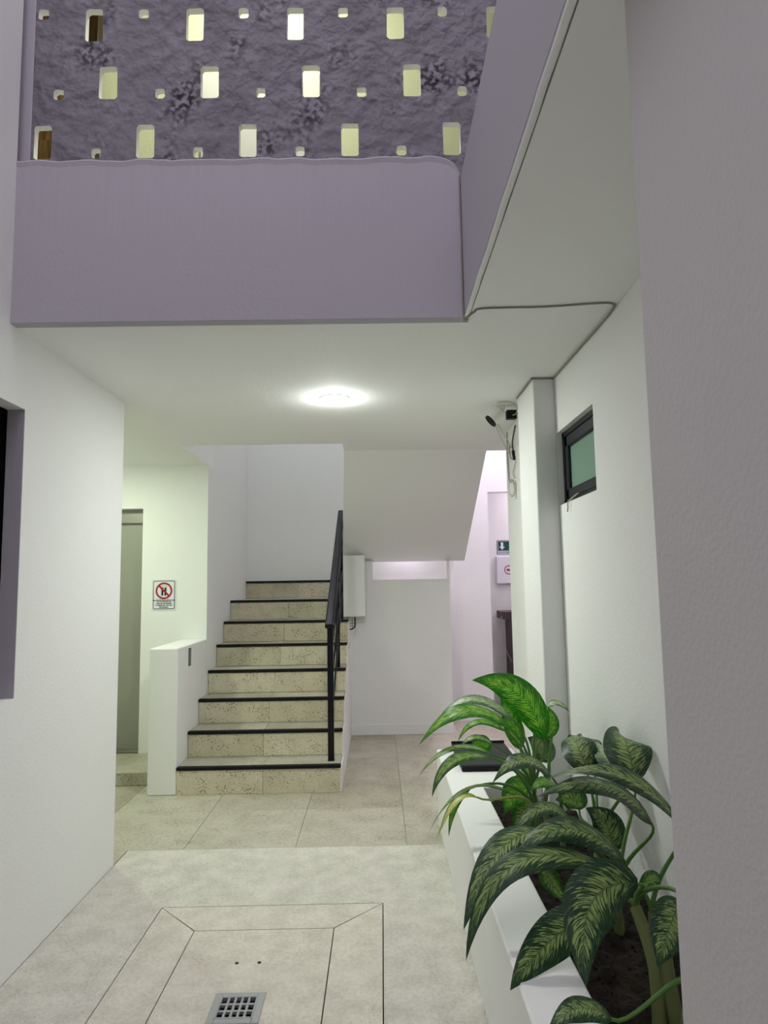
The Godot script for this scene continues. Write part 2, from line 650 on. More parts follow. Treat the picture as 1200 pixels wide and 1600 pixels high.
func room() -> void:
	var y := CEIL
	# left wall: courtyard part (tall) with the window opening, then the part below the ceiling
	struct("wall_left", many([
		[-1.564, 0, -2.454, -1.364, 1.0, 2.6], [-1.564, 1.0, -1.2, -1.364, 2.1, 2.6], [-1.564, 2.1, -2.454, -1.364, 5.4, 2.6],
		[-1.564, 0, -3.6, -1.364, y, -2.585], [-1.564, 0, -2.585, -1.364, 1.0, -2.454], [-1.564, 2.1, -2.585, -1.364, y, -2.454]]), m.white)
	struct("wall_lobby_left", many([[-3.15, 0, -5.8, -3.0, y, -3.4], [-3.0, 0, -3.55, -1.564, y, -3.4]]), m.white)
	# wall with the lift door
	struct("wall_lift", many([[-1.915, 0, -5.68, -1.386, y, -5.512], [-3.0, 2.04, -5.68, -1.915, y, -5.512], [-3.0, 0, -5.68, -2.86, 2.04, -5.512]]), m.white)
	struct("wall_low_parapet", boxed(Vector3(-1.582, 0, -5.512), Vector3(-1.386, 0.977, -4.735), 0.006), m.white)
	struct("trim_lift_threshold", boxed(Vector3(-3.0, 0, -5.512), Vector3(-1.582, 0.095, -4.97), 0.005), m.tile_0)
	# stairwell
	struct("wall_stairwell_left", many([[-1.586, 0, -7.35, -1.386, 5.2, -5.68], [-1.586, y + 0.2, -5.68, -1.386, 5.2, -4.74]]), m.white)
	struct("wall_stairwell_back", boxed(Vector3(-1.386, 0, -7.35), Vector3(-0.262, 5.2, -7.2)), m.white)
	var partition := begin()
	prism_x(partition, [Vector2(-4.74, y + 0.22), Vector2(-5.0, y + 0.22), Vector2(-6.5, 1.82), Vector2(-7.0, 1.82), Vector2(-7.0, 5.2), Vector2(-4.74, 5.2)], 0.79, 0.832)
	struct("wall_stairwell_right", partition, m.white)
	struct("wall_stairwell_front", boxed(Vector3(-1.586, y + 0.2, -4.74), Vector3(2.6, 5.2, -4.6)), m.white)
	# wall under the upper flight, with the slot above it and the end of the landing
	struct("wall_under_stairs", many([[-0.275, 0, -6.56, 0.68, 1.43, -6.44], [-0.275, 1.43, -6.56, -0.05, 1.61, -6.44], [0.655, 1.43, -6.56, 0.68, 1.605, -6.44]]), m.white)
	struct("baseboard_under_stairs", boxed(Vector3(-0.275, 0, -6.44), Vector3(0.68, 0.095, -6.43), 0.002), m.white)
	struct("wall_landing_edge", boxed(Vector3(-0.322, 1.095, -6.439), Vector3(-0.122, 1.66, -6.28), 0.004), m.white)
	var st := begin()
	var f := [Vector3(-0.24, y, -5.0), Vector3(0.834, y, -5.0), Vector3(0.834, 1.60, -6.5), Vector3(-0.335, 1.60, -6.5)]
	var up := Vector3(0, 0.24, 0)
	quad(st, f[0], f[1], f[2], f[3], Vector3(0, -1, 0.4))
	quad(st, f[0] + up, f[1] + up, f[2] + up, f[3] + up, Vector3.UP)
	for k in 4:
		var a: Vector3 = f[k]
		var b: Vector3 = f[(k + 1) % 4]
		quad(st, a, b, b + up, a + up, (a + b) * 0.5 - Vector3(0.27, 2.0, -5.75))
	struct("ceiling_upper_flight", st, m.ceiling)
	struct("ceiling_landing", boxed(Vector3(-0.26, 1.93, -6.998), Vector3(0.78, 2.0, -6.51)), m.white)
	struct("wall_back", many([[-0.262, 0, -7.12, 1.16, 5.2, -7.0], [1.16, 2.33, -7.12, 2.6, 5.2, -7.0]]), m.white)
	struct("wall_alcove", many([[0.9, 0, -7.75, 2.6, 2.6, -7.6], [0.9, 2.6, -7.75, 2.6, 2.7, -7.12], [0.9, 0, -7.6, 1.0, 2.6, -7.12]]), m.white)
	struct("wall_far_right", many([[2.6, 0, -7.75, 2.75, 5.2, -2.5], [1.08, 0, -4.4, 2.6, y, -4.28]]), m.white)
	# right wall with the small window, its pillar, and the near wall beside the camera
	struct("wall_right", many([
		[0.88, 0, -4.5, 1.08, y, -3.222], [0.88, 0, -3.222, 1.08, 1.762, -2.668], [0.88, 2.115, -3.222, 1.08, y, -2.668], [0.88, 0, -2.668, 1.08, y, -1.06]]), m.white)
	struct("wall_right_pillar", boxed(Vector3(0.774, 0, -3.59), Vector3(0.88, y, -3.225), 0.004), m.white)
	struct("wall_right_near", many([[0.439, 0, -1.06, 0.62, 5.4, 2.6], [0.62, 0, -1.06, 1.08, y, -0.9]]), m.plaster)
	struct("wall_behind", boxed(Vector3(-1.564, 0, 2.6), Vector3(1.2, 3.4, 2.75)), m.white)
	# ceilings: one slab over the passage, the strip under the balcony, the lobby and the back
	struct("ceiling", many([[-1.364, y, -3.6, 1.08, y + 0.2, -2.5], [-3.0, y, -4.74, 1.08, y + 0.2, -3.6], [-0.24, y, -5.0, 1.08, y + 0.2, -4.74], [-3.0, y, -5.68, -1.386, y + 0.2, -4.74], [1.08, y, -5.08, 2.6, y + 0.2, -2.5], [0.834, y, -5.08, 1.08, y + 0.2, -5.0]]), m.ceiling)
	struct("ceiling_balcony", boxed(Vector3(0.36, y, -2.5), Vector3(1.08, y + 0.2, 2.6)), m.ceiling)
	struct("ceiling_roof", boxed(Vector3(-3.15, 5.2, -7.75), Vector3(2.75, 5.4, -2.4)), m.ceiling)
	# balcony beam
	struct("wall_beam", many([[0.341, y + 0.012, -2.5, 0.44, 2.958, -1.0], [0.341, y + 0.012, -1.0, 0.438, 2.958, 2.6]], 0.006), m.lavender)
	st = begin()
	var lip := []
	for k in 60:
		lip.append(Vector3(0.349 + 0.0012 * sin(k * 1.9) * cos(k * 0.7), y + 0.004, -2.45 + k * 0.085))
	tube(st, lip, 0.009, 0.009, 8)
	var trim := put("trim_beam_edge", st, m.white, null, true)
	trim.set_meta("kind", "structure")
	struct("wall_balcony", boxed(Vector3(1.08, y + 0.2, -2.5), Vector3(1.2, 5.4, 2.6)), m.lavender)
	# parapet band in front of the pierced wall: a wavy plastered lip on top
	st = begin()
	var wob := noise(FastNoiseLite.TYPE_SIMPLEX_SMOOTH, 2.2, 3, 77)
	var rows := []
	var n := 90
	for k in n + 1:
		var x := lerpf(-1.364, 0.339, float(k) / n)
		var top := 3.048 + wob.get_noise_1d(x * 2.0) * 0.012
		var drop := clampf((x - 0.255) / 0.084, 0, 1)
		top -= 0.062 * (1.0 - sqrt(maxf(0.0, 1.0 - drop * drop)))
		var bulge := 0.003 * wob.get_noise_1d(x * 5.0 + 40.0)
		rows.append([Vector3(x, CEIL, -2.499), Vector3(x, CEIL, -2.456), Vector3(x, CEIL + 0.003, -2.454), Vector3(x, 2.7, -2.454), Vector3(x, top - 0.03, -2.454 + bulge), Vector3(x, top - 0.012, -2.449 + bulge), Vector3(x, top - 0.002, -2.458 + bulge), Vector3(x, top, -2.472), Vector3(x, top, -2.499)])
	for k in n:
		for j in 8:
			var out := Vector3(0, 0, 1) if j in [2, 3, 4] else (Vector3.DOWN if j < 2 else Vector3(0, 1, 0.3))
			quad(st, rows[k][j], rows[k + 1][j], rows[k + 1][j + 1], rows[k][j + 1], out)
	var ends: Array = rows[n]
	for j in range(1, 8):
		tri(st, ends[0], ends[j], ends[j + 1], Vector3.RIGHT)
	struct("wall_parapet", st, m.lavender)
	pierced_wall()
	struct("trim_pierced_wall", boxed(Vector3(-1.46, y + 0.3, -2.5), Vector3(-1.337, 5.2, -2.494), 0.003), m.lavender)
	# the lit room behind the pierced wall
	struct("wall_upper_room", many([[-3.0, y + 0.2, -3.9, 2.6, 5.2, -3.75], [-3.15, y + 0.2, -7.75, -3.0, 5.2, -2.4], [-3.0, y + 0.2, -2.545, -1.47, 5.2, -2.4], [1.2, y + 0.2, -2.545, 2.6, 5.2, -2.4]]), m.cream)

func pierced_wall() -> void:
	var root := CSGBox3D.new()
	root.size = Vector3(2.67, 2.604, 0.03)
	root.position = Vector3(-0.135, CEIL + 0.2 + 1.302, -2.515)
	root.material = m.screen
	hang("wall_pierced", root)
	root.set_meta("kind", "structure")
	var o := root.position
	for row in 9:
		# three courses repeat: the big hole with the small one low, low, high
		var base_y := 3.08 + row * 0.2495
		var big_x: float = [-1.292, -1.042, -1.104][row % 3] if row < 3 else [-1.292, -1.042, -1.104][(row + 1) % 3]
		var small_x: float = [-1.082, -1.236, -1.307][row % 3] if row < 3 else [-1.082, -1.236, -1.307][(row + 1) % 3]
		var high := row % 3 == 2
		for k in 6:
			hole(root, Vector2(big_x + k * 0.4025 - o.x, base_y + 0.07 - o.y), 0.035, 0.07, 0.012)
			hole(root, Vector2(small_x + k * 0.4 - o.x, base_y + (0.118 if high else 0.022) - o.y), 0.0195, 0.0215, 0.011)

func hole(root: CSGBox3D, c: Vector2, hx: float, hy: float, r: float) -> void:
	if c.x + root.position.x > 0.7:
		return
	var p := CSGPolygon3D.new()
	var pts := PackedVector2Array()
	var jit := rng.randf_range(-0.0015, 0.0015)
	hx += jit
	hy += rng.randf_range(-0.0015, 0.0015)
	for q in [[1, 1, 0.0], [-1, 1, 0.25], [-1, -1, 0.5], [1, -1, 0.75]]:
		for k in 5:
			var a: float = TAU * (q[2] + 0.0625 * k)
			pts.append(c + Vector2(q[0] * (hx - r), q[1] * (hy - r)) + Vector2(cos(a), sin(a)) * r * rng.randf_range(0.85, 1.05))
	p.polygon = pts
	p.depth = 0.3
	p.position.z = 0.15
	p.operation = CSGShape3D.OPERATION_SUBTRACTION
	p.material = m.white
	p.name = "block_hole"
	root.add_child(p, true)

func courtyard_floor() -> void:
	var fl := shell("floor")
	put("screed", boxed(Vector3(-3.15, -0.30, -7.75), Vector3(2.75, -0.07, 2.75)), m.joint, fl)
	# stone tiles of the passage
	var xs := [-3.0, -2.866, -2.266, -1.666, -1.066, -0.466, 0.134, 0.734, 1.334, 1.934, 2.534]
	var zs := [-3.2, -3.795, -4.405, -5.015, -5.625, -6.235, -6.845, -7.455]
	for i in xs.size() - 1:
		for j in zs.size() - 1:
			var x0: float = xs[i]
			var x1: float = xs[i + 1]
			var z0: float = zs[j + 1]
			var z1: float = zs[j]
			if j == 0 and x0 > -1.4:
				continue
			if j == 0:
				x1 = minf(x1, -1.366)
			if x1 <= -0.4 and x0 >= -1.4 and z1 < -4.9:
				continue
			if x0 > 0.7 and x0 < 1.0 and z1 > -4.0 and z0 > -4.2:
				continue
			var g := 0.0012
			put("tile", boxed(Vector3(x0 + g, -0.03, z0 + g), Vector3(x1 - g, 0.0, z1 - g), 0.0012), m["tile_%d" % ((i * 5 + j * 3 + i * j) % 3)], fl)
	put("grout_bed", boxed(Vector3(-3.0, -0.07, -7.6), Vector3(2.55, -0.004, -3.797)), m.grout, fl)
	# concrete apron with scored lines, falling a little towards the drain
	var e := 0.0022
	var P := func(x: float, h: float, z: float) -> Vector3: return Vector3(x, h, z)
	var o := -0.012
	var q := -0.019
	var near := -1.0
	var apron := begin()
	var c0: Vector3 = P.call(-1.362, 0, -3.792)
	var c1: Vector3 = P.call(0.40, 0, -3.792)
	var r0: Vector3 = P.call(-0.98 - e, o, -3.168 - e)
	var r1: Vector3 = P.call(0.0 + e, o, -3.168 - e)
	var n0: Vector3 = P.call(-1.362, 0, near)
	var n1: Vector3 = P.call(-0.98 - e, o, near)
	var n2: Vector3 = P.call(-0.012 + e, o, near)
	var n3: Vector3 = P.call(0.40, 0, near)
	quad(apron, c0, c1, r1, r0, Vector3.UP)
	quad(apron, c0, r0, n1, n0, Vector3.UP)
	quad(apron, c1, n3, n2, r1, Vector3.UP)
	var sink := Vector3(0, -0.05, 0)
	quad(apron, r0, r1, r1 + sink, r0 + sink, Vector3(0, 0, 1))
	quad(apron, r0, n1, n1 + sink, r0 + sink, Vector3(1, 0, 0))
	quad(apron, r1, n2, n2 + sink, r1 + sink, Vector3(-1, 0, 0))
	quad(apron, c0, c1, c1 + sink, c0 + sink, Vector3(0, 0, -1))
	put("concrete_apron", apron, m.concrete, fl)
	for s in [["concrete_slab", m.concrete, [P.call(-1.362, 0, near), P.call(0.439, 0, near), P.call(0.439, 0, 2.6), P.call(-1.362, 0, 2.6)]],
		["border_strip", m.smooth_concrete, [P.call(-0.98 + e, o, -3.168 + e), P.call(0.0 - e, o, -3.168 + e), P.call(-0.205 - e, q, -2.972 - e), P.call(-0.785 + e, q, -2.972 - e)]],
		["border_strip", m.smooth_concrete, [P.call(-0.98 + e, o, -3.168 + 3 * e), P.call(-0.785 - e, q, -2.972 + e), P.call(-0.785 - e, q, near), P.call(-0.98 + e, o, near)]],
		["border_strip", m.smooth_concrete, [P.call(0.0 - e, o, -3.168 + 3 * e), P.call(-0.012 - e, o, near), P.call(-0.212 + e, q, near), P.call(-0.205 + e, q, -2.972 + e)]]]:
		var st := begin()
		slab(st, s[2], 0.06)
		put(s[0], st, s[1], fl)
	# inner field round the drain
	var d := -0.026
	var st2 := begin()
	var i0 := Vector3(-0.785 + e, q, -2.972 + e)
	var i1 := Vector3(-0.205 - e, q, -2.972 + e)
	var i2 := Vector3(-0.212 - e, q, near)
	var i3 := Vector3(-0.785 + e, q, near)
	var d0 := Vector3(-0.585, d, -2.538)
	var d1 := Vector3(-0.422, d, -2.538)
	var d2 := Vector3(-0.422, d, -2.383)
	var d3 := Vector3(-0.585, d, -2.383)
	for r in [[i0, i1, d1, d0], [i1, i2, d2, d1], [i2, i3, d3, d2], [i3, i0, d0, d3]]:
		slab(st2, r, 0.05)
	put("drain_field", st2, m.smooth_concrete, fl)

func stairs_and_rail() -> void:
	var rise := 0.1795
	var zs := [-4.735, -5.005, -5.288, -5.57, -5.846, -6.11, -6.385, -7.13]
	var s := thing("staircase", "flight of eight beige stone steps with black nosings and white side", "stairs", Vector3(-0.83, 0, -4.735))
	var o := s.position
	# white solid side under the steps
	var outline := [Vector2(zs[0] - 0.02, 0.0)]
	for k in 8:
		outline.append(Vector2(zs[k] - 0.02, rise * (k + 1) - 0.022))
		outline.append(Vector2((zs[k + 1] - 0.02) if k < 7 else -7.199, rise * (k + 1) - 0.022))
	outline.append(Vector2(-7.199, 0.0))
	for k in outline.size():
		outline[k] = outline[k] - Vector2(o.z, 0)
	var st := begin()
	prism_x(st, outline, -1.3855 - o.x, -0.268 - o.x)
	put("stair_body", st, m.white, s)
	for k in 8:
		var y := rise * (k + 1)
		var back: float = zs[k + 1] if k < 7 else -7.179
		var cuts := [-1.384, -0.845 + 0.004 * sin(k * 2.0), -0.277]
		if k == 0:
			cuts = [-1.384, -0.80, -0.277]
		for c in 2:
			var g := 0.001
			var lo := Vector3(cuts[c] + g, y - rise + (0.002 if k > 0 else 0.0), zs[k] - 0.02) - o
			var hi := Vector3(cuts[c + 1] - g, y - 0.0215, zs[k]) - o
			put("riser_tile", boxed(lo, hi, 0.001), m["step_%d" % ((k * 2 + c) % 3)], s)
			put("tread_tile", boxed(Vector3(cuts[c] + g, y - 0.021, back - 0.02) - o, Vector3(cuts[c + 1] - g, y, zs[k] - 0.012) - o, 0.001), m["tile_%d" % ((k + c) % 3)], s)
		put("nosing", boxed(Vector3(-1.384, y - 0.016, zs[k] - 0.03) - o, Vector3(-0.272, y + 0.003, zs[k] + 0.012) - o, 0.002), m.rubber, s)
	# handrail
	var h := thing("stair_railing", "black metal stair railing with sloping flat handrail and thin posts", "railing", Vector3(-0.34, rise, -4.85))
	o = h.position
	var a := Vector3(-0.348, 1.105, -4.80)
	var b := Vector3(-0.338, 2.075, -6.36)
	var along := (b - a).normalized()
	var side := Vector3.RIGHT
	var up := side.cross(along).normalized()
	if up.y < 0:
		up = -up
	st = begin()
	var prof := []
	for k in 16:
		var an := TAU * k / 16.0
		prof.append(side * 0.031 * signf(cos(an)) * pow(absf(cos(an)), 0.5) + up * 0.019 * signf(sin(an)) * pow(absf(sin(an)), 0.65))
	for k in 16:
		var p: Vector3 = prof[k]
		var p2: Vector3 = prof[(k + 1) % 16]
		quad(st, a + p - o, a + p2 - o, b + p2 - o, b + p - o, p + p2)
		tri(st, a - o, a + p - o, a + p2 - o, -along)
		tri(st, b - o, b + p - o, b + p2 - o, along)
	put("handrail", st, m.rail, h)
	for q in [[-4.855, 1, 0.021], [-5.66, 4, 0.017], [-6.2, 6, 0.017]]:
		var f := (float(q[0]) - a.z) / (b.z - a.z)
		var top := a.lerp(b, f)
		var c := Vector3(top.x + 0.003, rise * float(q[1]), q[0])
		var post := put("post", boxed(Vector3(c.x - q[2], c.y, c.z - 0.019) - o, Vector3(c.x + q[2], top.y - 0.012, c.z + 0.019) - o, 0.003), m.rail, h)
		put("foot_plate", boxed(Vector3(c.x - q[2] - 0.003, c.y, c.z - 0.026) - o, Vector3(c.x + q[2] + 0.003, c.y + 0.006, c.z + 0.026) - o, 0.002), m.rail, post)
	for k in 3:
		var dn := Vector3(0.012, -0.22 - 0.21 * k, 0)
		var a2 := a.lerp(b, 0.05) + dn
		var b2 := a.lerp(b, 0.9) + dn
		put("thin_rail", tubed([a2 - o, b2 - o], 0.007, 0.007, 8), m.rail, h)

func openings() -> void:
	# window_1: the dark window in the left wall
	var w := shell("window_1")
	put("window_frame", many([[-1.52, 1.0, -2.585, -1.43, 2.1, -2.40], [-1.52, 1.0, -1.26, -1.43, 2.1, -1.2], [-1.52, 1.0, -2.40, -1.43, 1.06, -1.26], [-1.52, 2.04, -2.40, -1.43, 2.1, -1.26]], 0.004), m.matte, w)
	put("inner_frame", many([[-1.50, 1.06, -2.40, -1.445, 2.04, -2.37], [-1.50, 1.06, -1.9, -1.445, 2.04, -1.86]], 0.004), m.matte, w)
	put("pane", boxed(Vector3(-1.49, 1.06, -2.37), Vector3(-1.482, 2.04, -1.26)), m.dark_glass, w)
	put("reveal", many([[-1.43, 1.0, -2.586, -1.366, 2.1, -2.584]]), m.lavender, w)
	# window_2: small awning window in the right wall
	w = shell("window_2")
	var y0 := 1.762
	var y1 := 2.115
	var z0 := -3.222
	var z1 := -2.668
	put("window_frame", many([[0.905, y0, z0, 0.96, y1, z0 + 0.03], [0.905, y0, z1 - 0.03, 0.96, y1, z1], [0.905, y0, z0, 0.96, y0 + 0.026, z1], [0.905, y1 - 0.026, z0, 0.96, y1, z1]], 0.003), m.black, w)
	put("sash", many([[0.909, y0 + 0.025, z0 + 0.03, 0.955, y1 - 0.025, z0 + 0.068], [0.909, y0 + 0.025, z1 - 0.068, 0.955, y1 - 0.025, z1 - 0.03], [0.909, y0 + 0.025, z0 + 0.03, 0.955, y0 + 0.072, z1 - 0.03], [0.909, y1 - 0.078, z0 + 0.03, 0.955, y1 - 0.025, z1 - 0.03]], 0.005), m.frame, w)
	put("pane", boxed(Vector3(0.925, y0 + 0.06, z0 + 0.06), Vector3(0.931, y1 - 0.06, z1 - 0.06)), m.frosted, w)
	put("backing", boxed(Vector3(1.06, y0 - 0.02, z0 - 0.02), Vector3(1.075, y1 + 0.02, z1 + 0.02)), m.dark, w)
	# door_1: steel lift door
	var d := shell("door_1")
	put("door_leaf", boxed(Vector3(-2.42, 0.1, -5.66), Vector3(-1.95, 1.925, -5.635), 0.002), m.steel_dark, d)
	put("door_leaf", boxed(Vector3(-2.86, 0.1, -5.672), Vector3(-2.425, 1.925, -5.648), 0.002), m.steel_dark, d)
	put("door_jamb", boxed(Vector3(-1.95, 0.096, -5.66), Vector3(-1.915, 1.93, -5.618), 0.002), m.steel_dark, d)
	put("header", boxed(Vector3(-2.86, 1.927, -5.66), Vector3(-1.915, 2.04, -5.60), 0.003), m.steel, d)
	put("sill", boxed(Vector3(-2.86, 0.08, -5.68), Vector3(-1.915, 0.1, -5.56), 0.002), m.steel, d)
	# door_2 and door_3: seen through the pierced wall
	d = shell("door_2")
	put("door_leaf", boxed(Vector3(-2.5, 2.6, -3.745), Vector3(-1.66, 4.98, -3.70), 0.003), m.wood, d)
	put("door_frame", many([[-1.66, 2.6, -3.75, -1.60, 5.04, -3.68], [-2.56, 2.6, -3.75, -2.5, 5.04, -3.68], [-2.5, 4.98, -3.75, -1.66, 5.04, -3.68]], 0.004), m.wood_dark, d)
	d = shell("door_3")
	put("door_leaf", boxed(Vector3(-1.0, 2.6, -3.745), Vector3(-0.3, 4.42, -3.715), 0.003), m.panel_white, d)
	put("door_knob", boxed(Vector3(-0.92, 3.5, -3.715), Vector3(-0.88, 3.54, -3.66), 0.01), m.steel, d)

func planter_and_plants() -> void:
	var p := thing("planter", "long white masonry planter bed along the right wall with solid far end", "planter", Vector3(0.33, 0, -3.35))
	var o := p.position
	put("rim", boxed(Vector3(0.33, 0, -3.36) - o, Vector3(0.492, 0.425, -1.062) - o, 0.006), m.white, p)
	put("end_block", many([[0, 0, -0.74, 0.4435, 0.425, 0.0]], 0.006), m.white, p)
	var soil := begin()
	var n := noise(FastNoiseLite.TYPE_SIMPLEX_SMOOTH, 9.0, 4, 91)
	var nx := 26
	var nz := 130
	for i in nx:
		for j in nz:
			var c := []
			for k in [[0, 0], [1, 0], [1, 1], [0, 1]]:
				var x := lerpf(0.485, 0.879, float(i + k[0]) / nx)
				var z := lerpf(-3.355, -1.065, float(j + k[1]) / nz)
				c.append(Vector3(x, 0.355 + 0.028 * n.get_noise_2d(x, z), z))
			quad(soil, c[0], c[1], c[2], c[3], Vector3.UP)
	for k in 700:
		var at := Vector3(rng.randf_range(0.5, 0.87), 0.0, rng.randf_range(-3.3, -1.1))
		at.y = 0.357 + 0.028 * n.get_noise_2d(at.x, at.z)
		var s := rng.randf_range(0.002, 0.007)
		var b := Basis.from_euler(Vector3(rng.randf() * TAU, rng.randf() * TAU, rng.randf() * TAU))
		var v := []
		for q in [Vector3(1.6, 0, 0), Vector3(-1.6, 0, 0), Vector3(0, 0.8, 0), Vector3(0, -0.8, 0), Vector3(0, 0, 1), Vector3(0, 0, -1)]:
			v.append(at + b * (q * s))
		for f in [[0, 2, 4], [0, 4, 3], [0, 3, 5], [0, 5, 2], [1, 2, 4], [1, 4, 3], [1, 3, 5], [1, 5, 2]]:
			tri(soil, v[f[0]], v[f[1]], v[f[2]], (v[f[0]] + v[f[1]] + v[f[2]]) / 3.0 - at)
	var so := put("potting_soil", soil, m.soil)
	tag(so, "dark crumbly soil filling the white planter bed", "soil")
	so.set_meta("kind", "stuff")

	var far_plant := make_plant("leafy_plant", "bright green variegated plant at the far end of the planter beside the black box", Vector3(0.66, 0.36, -2.92),
		[[Vector3(-0.02, 0.15, 0.0), Vector3(0.0, 0, 0), 0.014], [Vector3(0.06, 0.17, -0.08), Vector3(0.05, 0, -0.06), 0.013], [Vector3(-0.05, 0.12, 0.16), Vector3(-0.02, 0, 0.14), 0.012], [Vector3(0.03, 0.14, 0.24), Vector3(0.03, 0, 0.2), 0.012]])
	var middle_plant := make_plant("leafy_plant", "dark green variegated plant in the middle of the planter with broad upright leaves", Vector3(0.71, 0.36, -2.12),
		[[Vector3(0.0, 0.13, 0.0), Vector3(0.0, 0, 0), 0.016], [Vector3(0.02, 0.14, -0.26), Vector3(0.02, 0, -0.22), 0.014], [Vector3(0.04, 0.12, 0.14), Vector3(0.03, 0, 0.1), 0.014]])
	var near_plant := make_plant("leafy_plant", "dark green variegated plant nearest the camera with thick bare canes above the soil", Vector3(0.65, 0.36, -1.66),
		[[Vector3(-0.01, 0.22, -0.14), Vector3(-0.01, 0, -0.02), 0.019], [Vector3(0.04, 0.2, -0.1), Vector3(0.035, 0, 0.0), 0.02], [Vector3(0.02, 0.17, 0.12), Vector3(0.01, 0, 0.1), 0.016]])
	grow(far_plant, Vector3(0.689, 0.740, -2.920), Vector3(0.575, 0.938, -2.880), Vector3(0.383, 0.997, -2.860), 0.069, "bright", 0.10, 0.00, true)
	grow(far_plant, Vector3(0.692, 0.745, -2.930), Vector3(0.727, 0.803, -2.930), Vector3(0.713, 0.872, -2.930), 0.033, "bright", 0.50, 0.00, true)
	grow(far_plant, Vector3(0.568, 0.812, -2.950), Vector3(0.413, 0.897, -3.000), Vector3(0.261, 0.829, -3.000), 0.031, "pale", 0.20, 0.00, false)
	grow(far_plant, Vector3(0.534, 0.802, -2.850), Vector3(0.338, 0.887, -2.800), Vector3(0.153, 0.751, -2.800), 0.046, "bright", 0.20, 0.00, false)
	grow(far_plant, Vector3(0.543, 0.757, -3.000), Vector3(0.419, 0.799, -3.000), Vector3(0.333, 0.715, -3.000), 0.021, "bright", 0.30, 0.00, false)
	grow(far_plant, Vector3(0.472, 0.725, -2.900), Vector3(0.395, 0.757, -2.900), Vector3(0.332, 0.720, -2.900), 0.019, "mid", 0.20, 0.00, false)
	grow(far_plant, Vector3(0.446, 0.714, -2.800), Vector3(0.279, 0.749, -2.750), Vector3(0.143, 0.655, -2.700), 0.024, "mid", 0.30, 0.30, false)
	grow(far_plant, Vector3(0.438, 0.716, -2.720), Vector3(0.275, 0.728, -2.650), Vector3(0.188, 0.611, -2.600), 0.026, "mid", 0.30, -0.20, false)
	grow(far_plant, Vector3(0.474, 0.675, -3.020), Vector3(0.433, 0.708, -3.020), Vector3(0.390, 0.655, -3.020), 0.032, "bright", 0.20, 0.00, true)
	grow(far_plant, Vector3(0.637, 0.676, -2.600), Vector3(0.516, 0.753, -2.550), Vector3(0.406, 0.671, -2.550), 0.042, "dark", 0.15, 0.00, false)
	grow(far_plant, Vector3(0.738, 0.609, -3.050), Vector3(0.707, 0.675, -3.050), Vector3(0.647, 0.719, -3.050), 0.052, "pale", 0.10, 0.00, true)
	grow(far_plant, Vector3(0.611, 0.671, -3.050), Vector3(0.587, 0.775, -3.080), Vector3(0.539, 0.887, -3.080), 0.043, "bright", 0.20, 0.00, true)
	grow(far_plant, Vector3(0.723, 0.782, -3.100), Vector3(0.650, 0.820, -3.100), Vector3(0.593, 0.827, -3.100), 0.038, "pale", 0.20, 0.00, false)
	grow(far_plant, Vector3(0.719, 0.854, -3.000), Vector3(0.765, 0.878, -2.980), Vector3(0.808, 0.845, -2.950), 0.020, "pale", 0.30, 0.00, false)
	grow(far_plant, Vector3(0.728, 0.835, -3.100), Vector3(0.715, 0.858, -3.100), Vector3(0.720, 0.903, -3.100), 0.015, "pale", 0.30, 0.00, true)
	grow(far_plant, Vector3(0.505, 0.588, -2.700), Vector3(0.310, 0.636, -2.600), Vector3(0.155, 0.498, -2.500), 0.017, "mid", 0.40, 0.50, false)
	grow(far_plant, Vector3(0.355, 0.608, -2.600), Vector3(0.270, 0.611, -2.550), Vector3(0.193, 0.492, -2.500), 0.016, "yellow", 0.30, 0.20, false)
	grow(far_plant, Vector3(0.338, 0.625, -2.650), Vector3(0.275, 0.582, -2.600), Vector3(0.242, 0.487, -2.550), 0.014, "bright", 0.40, 0.00, true)
	grow(far_plant, Vector3(0.607, 0.559, -2.850), Vector3(0.540, 0.552, -2.820), Vector3(0.495, 0.480, -2.800), 0.059, "bright", 0.15, 0.00, true)
	grow(far_plant, Vector3(0.610, 0.501, -2.900), Vector3(0.588, 0.444, -2.880), Vector3(0.528, 0.393, -2.850), 0.063, "mid", 0.15, 0.00, true)
	grow(far_plant, Vector3(0.660, 0.562, -3.000), Vector3(0.625, 0.589, -3.000), Vector3(0.577, 0.563, -3.000), 0.043, "bright", 0.20, 0.00, false)
	grow(far_plant, Vector3(0.687, 0.599, -2.750), Vector3(0.635, 0.623, -2.720), Vector3(0.580, 0.599, -2.700), 0.034, "bright", 0.20, 0.00, false)
	grow(middle_plant, Vector3(0.712, 0.739, -2.400), Vector3(0.696, 0.826, -2.460), Vector3(0.717, 0.805, -2.660), 0.061, "dark", 0.12, 0.00, true)
	grow(middle_plant, Vector3(0.781, 0.719, -2.550), Vector3(0.777, 0.799, -2.600), Vector3(0.811, 0.772, -2.800), 0.051, "dark", 0.12, 0.00, true)
	grow(middle_plant, Vector3(0.801, 0.768, -2.200), Vector3(0.801, 0.876, -2.260), Vector3(0.859, 0.842, -2.500), 0.075, "dark", 0.10, 0.00, true)
	grow(middle_plant, Vector3(0.814, 0.742, -2.350), Vector3(0.780, 0.814, -2.400), Vector3(0.804, 0.805, -2.550), 0.045, "pale", 0.10, 0.00, true)
	grow(middle_plant, Vector3(0.829, 0.731, -1.950), Vector3(0.658, 0.866, -1.950), Vector3(0.483, 0.824, -2.050), 0.041, "dark", 0.30, 0.15, false)
	grow(middle_plant, Vector3(0.789, 0.696, -2.050), Vector3(0.636, 0.821, -2.000), Vector3(0.432, 0.805, -1.950), 0.049, "dark", -0.20, 0.10, false)
	grow(middle_plant, Vector3(0.724, 0.566, -2.100), Vector3(0.554, 0.684, -2.050), Vector3(0.379, 0.639, -2.000), 0.054, "dark", 0.12, 0.00, false)
